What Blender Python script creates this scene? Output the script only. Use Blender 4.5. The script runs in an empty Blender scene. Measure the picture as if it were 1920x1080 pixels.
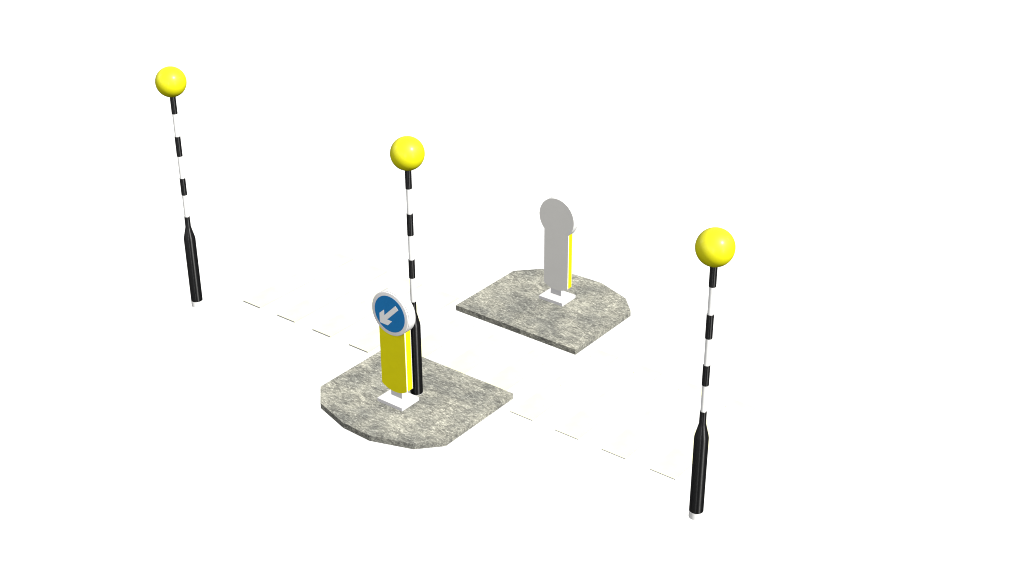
import bpy, bmesh, math, random
from mathutils import Vector, Matrix

S = 0.7                      # metres per layout unit
sc = bpy.context.scene
col = sc.collection

# ------------------------------------------------------------------ materials
def new_mat(name):
    m = bpy.data.materials.new(name); m.use_nodes = True
    nt = m.node_tree
    return m, nt, nt.nodes['Principled BSDF']

def coords(nt, scale=(1, 1, 1), rot=(0, 0, 0)):
    tc = nt.nodes.new('ShaderNodeTexCoord'); mp = nt.nodes.new('ShaderNodeMapping')
    mp.inputs['Scale'].default_value = scale; mp.inputs['Rotation'].default_value = rot
    nt.links.new(tc.outputs['Object'], mp.inputs['Vector'])
    return mp.outputs['Vector']

def noise(nt, vec, scale, detail=4, rough=.6, dist=0.0):
    n = nt.nodes.new('ShaderNodeTexNoise')
    n.inputs['Scale'].default_value = scale; n.inputs['Detail'].default_value = detail
    n.inputs['Roughness'].default_value = rough; n.inputs['Distortion'].default_value = dist
    nt.links.new(vec, n.inputs['Vector'])
    return n.outputs['Fac']

def ramp(nt, fac, stops):
    r = nt.nodes.new('ShaderNodeValToRGB'); e = r.color_ramp.elements
    while len(e) < len(stops): e.new(0.5)
    for k, (p, c) in enumerate(stops):
        e[k].position = p; e[k].color = (c[0], c[1], c[2], 1)
    nt.links.new(fac, r.inputs['Fac'])
    return r.outputs['Color']

def mix(nt, a, b, fac, mode='MIX'):
    m = nt.nodes.new('ShaderNodeMix'); m.data_type = 'RGBA'; m.blend_type = mode
    for sock, v in ((m.inputs['Factor'], fac), (m.inputs['A'], a), (m.inputs['B'], b)):
        if hasattr(v, 'is_linked'): nt.links.new(v, sock)
        else: sock.default_value = v
    return m.outputs['Result']

def bump(nt, bs, h, strength, dist=.004):
    b = nt.nodes.new('ShaderNodeBump'); b.inputs['Strength'].default_value = strength
    b.inputs['Distance'].default_value = dist
    nt.links.new(h, b.inputs['Height']); nt.links.new(b.outputs['Normal'], bs.inputs['Normal'])

def paint(name, rgb, rough=.35, var=.04, spec=.5, coat=0.0, scale=6):
    m, nt, bs = new_mat(name)
    v = coords(nt)
    f = noise(nt, v, scale, 5, .6)
    c = ramp(nt, f, [(.3, [x * (1 - var) for x in rgb]), (.7, [min(.95, x * (1 + var)) for x in rgb])])
    nt.links.new(c, bs.inputs['Base Color'])
    f2 = noise(nt, v, scale * 7, 3, .6)
    mr = nt.nodes.new('ShaderNodeMapRange')
    mr.inputs['To Min'].default_value = rough * .85; mr.inputs['To Max'].default_value = rough * 1.15
    nt.links.new(f2, mr.inputs['Value']); nt.links.new(mr.outputs['Result'], bs.inputs['Roughness'])
    bs.inputs['Specular IOR Level'].default_value = spec
    bs.inputs['Coat Weight'].default_value = coat; bs.inputs['Coat Roughness'].default_value = .27
    return m

M = {}
M['white'] = paint('white_paint', (.86, .86, .85), .45, .02)
M['base_white'] = paint('white_base_plastic', (.70, .69, .70), .5, .03)
M['black'] = paint('black_gloss_paint', (.0035, .0035, .004), .33, .3, .5)
M['yellow'] = paint('yellow_plastic', (.78, .71, .006), .45, .03, .3)
def ribbed_black():
    m = paint('black_sleeve_film', (.003, .003, .0035), .36, .2, .75)
    bs = m.node_tree.nodes['Principled BSDF']
    bs.inputs['Anisotropic'].default_value = .95; bs.inputs['Anisotropic Rotation'].default_value = .25
    t = m.node_tree.nodes.new('ShaderNodeTangent'); t.direction_type = 'RADIAL'; t.axis = 'Z'
    m.node_tree.links.new(t.outputs['Tangent'], bs.inputs['Tangent'])
    return m
M['black'] = ribbed_black()
M['edge'] = paint('shaded_paint_edge', (.47, .465, .45), .8, .1, .1)  # stripe front faces only: their shade is put into this darker colour
M['globe'] = paint('yellow_globe_plastic', (.76, .73, .006), .52, .02, .4, .35)
M['rim'] = paint('sign_rim_plastic', (.84, .83, .83), .4, .03)
M['blue'] = paint('blue_reflective_film', (.018, .195, .50), .4, .03, .3)
M['arrow'] = paint('white_reflective_film', (.88, .88, .88), .45, .02, .3)
M['grey'] = paint('grey_back_panel', (.74, .73, .70), .55, .02, .3, scale=3)
M['stripe'] = None

def concrete():
    m, nt, bs = new_mat('weathered_concrete')
    v = coords(nt, (1, 1, 1), (0, 0, math.radians(-37)))
    vs = coords(nt, (.65, 1.7, 1.2), (0, 0, math.radians(37)))
    big = noise(nt, v, 2.2, 5, .6, .3)
    midn = noise(nt, vs, 5.5, 8, .80, .9)
    fine = noise(nt, vs, 23, 7, .95, .3)
    c1 = ramp(nt, midn, [(.34, (.085, .085, .077)), (.50, (.215, .213, .192)), (.66, (.54, .535, .46))])
    c2 = ramp(nt, fine, [(.40, (.06, .06, .055)), (.5, (.20, .198, .178)), (.58, (.56, .55, .48)), (.66, (.95, .94, .80))])
    c = mix(nt, c1, c2, .55)
    fl = noise(nt, vs, 34, 2, .5, .6)
    c = mix(nt, c, (.74, .73, .64, 1), ramp(nt, fl, [(.585, (0, 0, 0)), (.68, (.58, .58, .58))]))
    bt = ramp(nt, big, [(.38, (.70, .71, .72)), (.62, (1.18, 1.17, 1.12))])
    c = mix(nt, c, bt, 1.0, 'MULTIPLY')
    nt.links.new(c, bs.inputs['Base Color'])
    bs.inputs['Roughness'].default_value = .9; bs.inputs['Specular IOR Level'].default_value = .15
    bump(nt, bs, fine, .35, .003)
    return m
M['concrete'] = concrete()

def stripe_mat():
    m, nt, bs = new_mat('cream_road_paint')
    v = coords(nt)
    f = noise(nt, v, 1.1, 5, .6)
    c = ramp(nt, f, [(.40, (.80, .79, .522)), (.58, (.82, .81, .61))])
    g = noise(nt, v, 22, 2, .5)                       # a few worn specks
    sp = ramp(nt, g, [(.225, (.55, .53, .48)), (.25, (1, 1, 1))])
    c = mix(nt, c, sp, 1.0, 'MULTIPLY')
    nt.links.new(c, bs.inputs['Base Color'])
    bs.inputs['Roughness'].default_value = .85; bs.inputs['Specular IOR Level'].default_value = .1
    return m
M['stripe'] = stripe_mat()

def ground_mat():
    m, nt, bs = new_mat('white_floor')
    f = noise(nt, coords(nt), .6, 4, .6)
    nt.links.new(ramp(nt, f, [(.3, (.80, .80, .80)), (.7, (.82, .82, .82))]), bs.inputs['Base Color'])
    bs.inputs['Roughness'].default_value = .95; bs.inputs['Specular IOR Level'].default_value = .0
    return m
M['ground'] = ground_mat()

# ------------------------------------------------------------------ builders
def link_mesh(name, bm, mat, parent=None, smooth=False):
    for v in bm.verts: v.co *= S
    bmesh.ops.recalc_face_normals(bm, faces=bm.faces)
    me = bpy.data.meshes.new(name); bm.to_mesh(me); bm.free()
    me.materials.append(mat)
    for p in me.polygons: p.use_smooth = smooth
    if smooth:
        me.set_sharp_from_angle(angle=math.radians(38))
    o = bpy.data.objects.new(name, me); col.objects.link(o)
    if parent: o.parent = parent
    return o

def tag(o, label=None, cat=None, group=None, kind=None):
    for k, v in (('label', label), ('category', cat), ('group', group), ('kind', kind)):
        if v: o[k] = v
    return o

def empty(name, loc):
    o = bpy.data.objects.new(name, None); o.empty_display_size = .2
    o.location = Vector(loc) * S; col.objects.link(o)
    return o

def bevel(bm, w, seg=2, ang=40):
    es = [e for e in bm.edges if len(e.link_faces) == 2 and e.calc_face_angle(0) > math.radians(ang)]
    bmesh.ops.bevel(bm, geom=es, offset=w, segments=seg, affect='EDGES', profile=.5, clamp_overlap=True)

def box(x0, x1, y0, y1, z0, z1, bw=0.0):
    bm = bmesh.new()
    bmesh.ops.create_cube(bm, size=1)
    for v in bm.verts:
        v.co = Vector(((x0 + x1) / 2 + v.co.x * (x1 - x0), (y0 + y1) / 2 + v.co.y * (y1 - y0), (z0 + z1) / 2 + v.co.z * (z1 - z0)))
    if bw: bevel(bm, bw)
    return bm

def prism_z(pts, z0, z1, bw=0.0):
    bm = bmesh.new()
    a = [bm.verts.new((x, y, z0)) for x, y in pts]; b = [bm.verts.new((x, y, z1)) for x, y in pts]
    n = len(pts)
    bm.faces.new(a[::-1]); bm.faces.new(b)
    for i in range(n): bm.faces.new((a[i], a[(i + 1) % n], b[(i + 1) % n], b[i]))
    if bw: bevel(bm, bw, 2, 20)
    return bm

def prism_y(pts, y0, y1, bw=0.0, seg=2, ang=40):
    bm = bmesh.new()
    a = [bm.verts.new((x, y0, z)) for x, z in pts]; b = [bm.verts.new((x, y1, z)) for x, z in pts]
    n = len(pts)
    bm.faces.new(a); bm.faces.new(b[::-1])
    for i in range(n): bm.faces.new((a[i], b[i], b[(i + 1) % n], a[(i + 1) % n]))
    bmesh.ops.recalc_face_normals(bm, faces=bm.faces)
    if bw: bevel(bm, bw, seg, ang)
    return bm

def lathe(prof, n=32):
    bm = bmesh.new(); rings = []
    for r, z in prof:
        if r < 1e-5: rings.append([bm.verts.new((0, 0, z))])
        else: rings.append([bm.verts.new((r * math.cos(2 * math.pi * k / n), r * math.sin(2 * math.pi * k / n), z)) for k in range(n)])
    for a, b in zip(rings, rings[1:]):
        for k in range(n):
            q = (k + 1) % n
            if len(a) == 1: bm.faces.new((a[0], b[q], b[k]))
            elif len(b) == 1: bm.faces.new((a[k], a[q], b[0]))
            else: bm.faces.new((a[k], a[q], b[q], b[k]))
    if len(rings[0]) > 1: bm.faces.new(rings[0][::-1])
    if len(rings[-1]) > 1: bm.faces.new(rings[-1])
    return bm

# ------------------------------------------------------------------ setting
g = bmesh.new(); bmesh.ops.create_grid(g, x_segments=4, y_segments=4, size=600)
tag(link_mesh('ground', g, M['ground']), kind='structure')

# ------------------------------------------------------------------ zebra stripes (thin slabs)
Y0, Y1 = 0.0, 2.818
ord_left = ['farthest left, reaching furthest from the front island', 'second from the left end of the crossing',
            'third from the left end of the crossing', 'touching the left side of the front concrete island']
ord_right = ['touching the right corner of the front concrete island', 'second along to the right of the islands',
             'third along to the right of the islands', 'last at the right end, beside the nearest beacon']
ord_mid = ['left one of three between the two concrete islands', 'middle one of three between the two concrete islands',
           'right one of three between the two concrete islands']
rnd = random.Random(4)
for i in range(11):
    mid = i in (4, 5, 6)
    t = .031 if i < 4 else .018
    ya, yb = (.475, 2.305) if mid else (Y0, Y1)
    bm = box(-.25, .25, 0, yb - ya, 0, t)
    o = link_mesh('crossing_stripe', bm, M['stripe'])
    o.location = Vector((i + .25, ya, .0005)) * S
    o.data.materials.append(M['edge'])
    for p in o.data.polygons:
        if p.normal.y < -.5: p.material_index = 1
    where = ord_left[i] if i < 4 else ord_mid[i - 4] if mid else ord_right[i - 7]
    tag(o, 'faint cream white crossing stripe ' + where, 'road stripe', 'painted stripes of the zebra crossing')

# ------------------------------------------------------------------ islands
H = .117
noseA = [(3.770, .388), (3.770, -1.584), (4.165, -1.992), (4.942, -2.223), (5.590, -2.245), (6.385, -1.977), (6.770, -1.560), (6.770, .388)]
noseB = [(3.770, 2.388), (6.770, 2.388), (6.770, 4.352), (6.385, 4.748), (5.593, 5.020), (4.930, 5.000), (4.200, 4.790), (3.770, 4.345)]
def island(pts, label):
    cx, cy = 5.27, sum(p[1] for p in pts) / len(pts)
    o = link_mesh('traffic_island', prism_z([(x - cx, y - cy) for x, y in pts], 0, H, .006), M['concrete'])
    o.location = Vector((cx, cy, .0008)) * S
    tag(o, label, 'traffic island', 'two half-round concrete islands splitting the crossing')
    return o
island(noseA, 'front mottled grey concrete island under the yellow bollard with the blue arrow sign')
island(noseB, 'rear mottled grey concrete island under the bollard seen from its plain grey back')

# ------------------------------------------------------------------ beacons
def beacon_parts():
    r = empty('pedestrian_beacon', (0, 0, 0))
    rw, rb = .0480, .0575
    foot = link_mesh('foot', lathe([(.118, 0), (.118, .122)], 40), M['white'], r, True)
    slv = [(.113, .121), (.1175, .125), (.1175, 1.53), (.110, 1.575), (.065, 1.765), (.057, 1.80), (.055, 2.02), (.050, 2.0246)]
    link_mesh('base_sleeve', lathe(slv, 40), M['black'], r, True)
    link_mesh('pole', lathe([(rw, 1.9), (rw, 4.58)], 32), M['white'], r, True)
    for z0, z1 in ((4.2146, 4.60), (3.3292, 3.7459), (2.4969, 2.8609)):
        link_mesh('black_band', lathe([(rw + .001, z0), (rb, z0 + .004), (rb, z1 - .004), (rw + .001, z1)], 32), M['black'], r, True)
    R, n = .296, 28
    prof = [(R * math.sin(math.pi * k / n), 4.862 - R * math.cos(math.pi * k / n)) for k in range(n + 1)]
    prof[0] = (0, prof[0][1]); prof[-1] = (0, prof[-1][1])
    link_mesh('globe', lathe(prof, 56), M['globe'], r, True)
    return r

def copy_tree(o, parent=None):
    c = o.copy(); col.objects.link(c); c.parent = parent
    for ch in list(o.children): copy_tree(ch, c)
    return c
GB = 'black and white banded beacons with yellow globes'
b1 = beacon_parts()
b2 = copy_tree(b1); b3 = copy_tree(b1)
for b, loc, lab in ((b1, (-.6546, -.6707, 0), 'farthest striped beacon with yellow globe, alone at the left on the white ground'),
                    (b2, (5.3235, -.6511, 0), 'middle striped beacon with yellow globe, on the front island behind the blue arrow bollard'),
                    (b3, (11.2924, -.6529, 0), 'nearest striped beacon with the largest yellow globe, alone at the right on the white ground')):
    b.location = Vector(loc) * S
    b.rotation_euler.z = {b1: 0, b2: .21, b3: .37}[b]
    tag(b, lab, 'beacon', GB)

# ------------------------------------------------------------------ bollards
HW, RC, ZC = .300, .427, 1.972 - 0.0      # body half width, head radius, head centre height

def outline(grow=0.0, n=48, head=True):
    hw, rc = HW + grow, RC + grow
    a0 = math.asin(hw / rc)                        # where the head meets the body
    pts = []
    if head:
        st, en = -math.pi / 2 + a0, 1.5 * math.pi - a0
        for k in range(n + 1):
            a = st + (en - st) * k / n
            pts.append((rc * math.cos(a), ZC + rc * math.sin(a)))
    else:
        pts += [(hw, ZC - .30), (-hw, ZC - .30)]
    zc = .447 - grow
    for k in range(17):                            # rounded bottom edge
        x = -hw + 2 * hw * k / 16
        pts.append((x, zc - .097 * (1 - (abs(x) / hw) ** 2.2)))
    return pts

def bollard(name, loc, front, label):
    """front = -1 faces the camera side (-y), +1 faces away. Local origin: centre of the base, island top."""
    r = empty(name, loc)
    tag(r, label, 'bollard', 'keep left bollards standing on the two islands')
    z0 = -H
    def P(bm):                                     # layout heights are measured from the ground
        for v in bm.verts: v.co.z += z0
        return bm
    link_mesh('base_plate', P(box(-.298, .298, -.238, .238, H + .001, .190, .004)), M['base_white'], r)
    link_mesh('stem', P(box(-.170, .094, .000, .085, .1885, .42)), M['base_white'], r)
    if front < 0: ys = dict(face=-.078, f1=-.054, b0=.076, b1=.082)
    else:         ys = dict(face=.066, f1=.062, b0=-.054, b1=-.074)
    lo, hi = sorted((ys['f1'], ys['b0']))
    cx = -.006 if front < 0 else .008
    def X(pts): return [(x + cx, z) for x, z in pts]
    # white shell behind the sign, yellow wrap on body, second shell at the back
    a, b = sorted((ys['face'], ys['f1']))
    fs = link_mesh('front_shell', P(prism_y(X(outline()), a, b, .003, 2)), M['white'], r)
    body = link_mesh('body', P(prism_y(X(outline(-.004, head=False)), lo + .0005, hi - .0005)), M['yellow'], r)
    hd = []
    for k in range(64): hd.append((cx + (RC - .001) * math.cos(math.pi * k / 32), ZC + (RC - .001) * math.sin(math.pi * k / 32)))
    link_mesh('head', P(prism_y(hd, lo + .001, hi - .001)), M['white'], r)
    a, b = sorted((ys['b0'], ys['b1']))
    link_mesh('back_shell', P(prism_y(X(outline()), a, b, .002, 2)), M['white'], r)
    # grey back skin
    s = -front
    yb = ys['b1']
    a, b = sorted((yb + s * .0005, yb + s * .005))
    link_mesh('back_panel', P(prism_y(X(outline(-.002)), a, b)), M['grey'], r)
    # yellow front panel
    yf = ys['face']
    a, b = sorted((yf + front * .0005, yf + front * .006))
    link_mesh('front_panel', P(prism_y(X(outline(-.002, head=False)), a, b)), M['yellow'], r)
    # round sign: moulded rim, blue disc, arrow
    N = 72
    def disc(rad, ya, yb_, bw=0, seg=3, ang=40):
        pts = [(cx + rad * math.cos(2 * math.pi * k / N), ZC + rad * math.sin(2 * math.pi * k / N)) for k in range(N)]
        a, b = sorted((ya, yb_)); return P(prism_y(pts, a, b, bw, seg, ang))
    pr = .036 if front < 0 else .016
    sf = link_mesh('sign_rim', disc(RC, yf + front * .0065, yf + front * pr, pr - .008, 5), M['rim'], r, True)
    link_mesh('sign_disc', disc(.352, yf + front * (pr + .0002), yf + front * (pr + .003)), M['blue'], sf)
    # shaft edges run at 45 degrees: x - z = -.065 and +.065
    ar = [(.146, .211), (.211, .146), (-.065, -.130), (.050, -.130), (-.050, -.240), (-.225, -.240), (-.240, -.225), (-.240, -.050), (-.130, .050), (-.130, -.065)]
    if front > 0: ar = [(-x, z) for x, z in ar]    # keeps pointing to its own lower left
    a, b = sorted((yf + front * (pr + .0032), yf + front * (pr + .0055)))
    link_mesh('arrow', P(prism_y([(x + cx, z + ZC) for x, z in ar], a, b)), M['arrow'], sf)
    return r
bollard('keep_left_bollard', (5.2504, -1.0785, H), -1, 'yellow bollard with round blue sign and white arrow, on the front concrete island')
bollard('keep_left_bollard', (5.2504, 3.897, H), 1, 'bollard seen from behind, plain grey back with thin yellow side, on the rear concrete island')

# ------------------------------------------------------------------ camera
yaw, pitch, roll, f = -.6521, -.4849, -.0020, 2661.8
F = Vector((math.sin(yaw) * math.cos(pitch), math.cos(yaw) * math.cos(pitch), math.sin(pitch)))
R = Vector((math.cos(yaw), -math.sin(yaw), 0)); U = R.cross(F)
R, U = math.cos(roll) * R + math.sin(roll) * U, -math.sin(roll) * R + math.cos(roll) * U
cam = bpy.data.cameras.new('camera'); co = bpy.data.objects.new('camera', cam); col.objects.link(co)
mw = Matrix((R, U, -F)).transposed().to_4x4(); mw.translation = Vector((20.2582, -17.3038, 14.0343)) * S
co.matrix_world = mw
cam.sensor_width = 36; cam.lens = f / 1920 * 36; cam.clip_start = .1; cam.clip_end = 3000
sc.camera = co

# ------------------------------------------------------------------ light
w = bpy.data.worlds.new('World'); sc.world = w; w.use_nodes = True
bg = w.node_tree.nodes['Background']; bg.inputs['Color'].default_value = (1, 1, 1, 1); bg.inputs['Strength'].default_value = .31

def aim(o, d):                                     # light travels along -d
    o.rotation_euler = Vector(d).normalized().to_track_quat('Z', 'Y').to_euler()
sun = bpy.data.lights.new('sun', 'SUN'); so = bpy.data.objects.new('sun', sun); col.objects.link(so)
sun.energy = 4.2; sun.angle = math.radians(4.0); sun.color = (1, .99, .95); sun.use_shadow = False
aim(so, (.71, -.05, .70))

ctr = Vector((5.3, .5, 1.5)) * S
def softbox(d, dist, sx, sy, L, name):             # L = radiance of the panel
    l = bpy.data.lights.new(name, 'AREA'); l.shape = 'RECTANGLE'; l.size = sx; l.size_y = sy
    l.energy = L * math.pi * sx * sy; l.use_shadow = False
    o = bpy.data.objects.new(name, l); col.objects.link(o)
    o.location = ctr + Vector(d).normalized() * dist; aim(o, d)
softbox((-.05, -.95, .30), 32, 46, 15, .68, 'softbox')  # added fill light, lifts the shaded -y faces
softbox((.44, -.90, .14), 30, 2.4, 13, 6.0, 'softbox')
softbox((.97, -.22, .14), 30, 3.2, 13, 6.5, 'softbox')
softbox((.60, .60, .54), 30, 6, 6, 3.0, 'softbox')
softbox((-.83, -.36, .42), 30, 7, 9, 2.4, 'softbox')

sc.cycles.max_bounces = 0; sc.cycles.diffuse_bounces = 0; sc.cycles.glossy_bounces = 0
sc.view_settings.view_transform = 'Standard'; sc.view_settings.look = 'None'
sc.view_settings.exposure = .5; sc.view_settings.gamma = 1; sc.view_settings.use_curve_mapping = False
sc.cycles.use_denoising = True; sc.cycles.denoiser = 'OPENIMAGEDENOISE'
sc.cycles.denoising_input_passes = 'RGB_ALBEDO_NORMAL'; sc.cycles.denoising_prefilter = 'ACCURATE'
sc.cycles.filter_width = 1.1
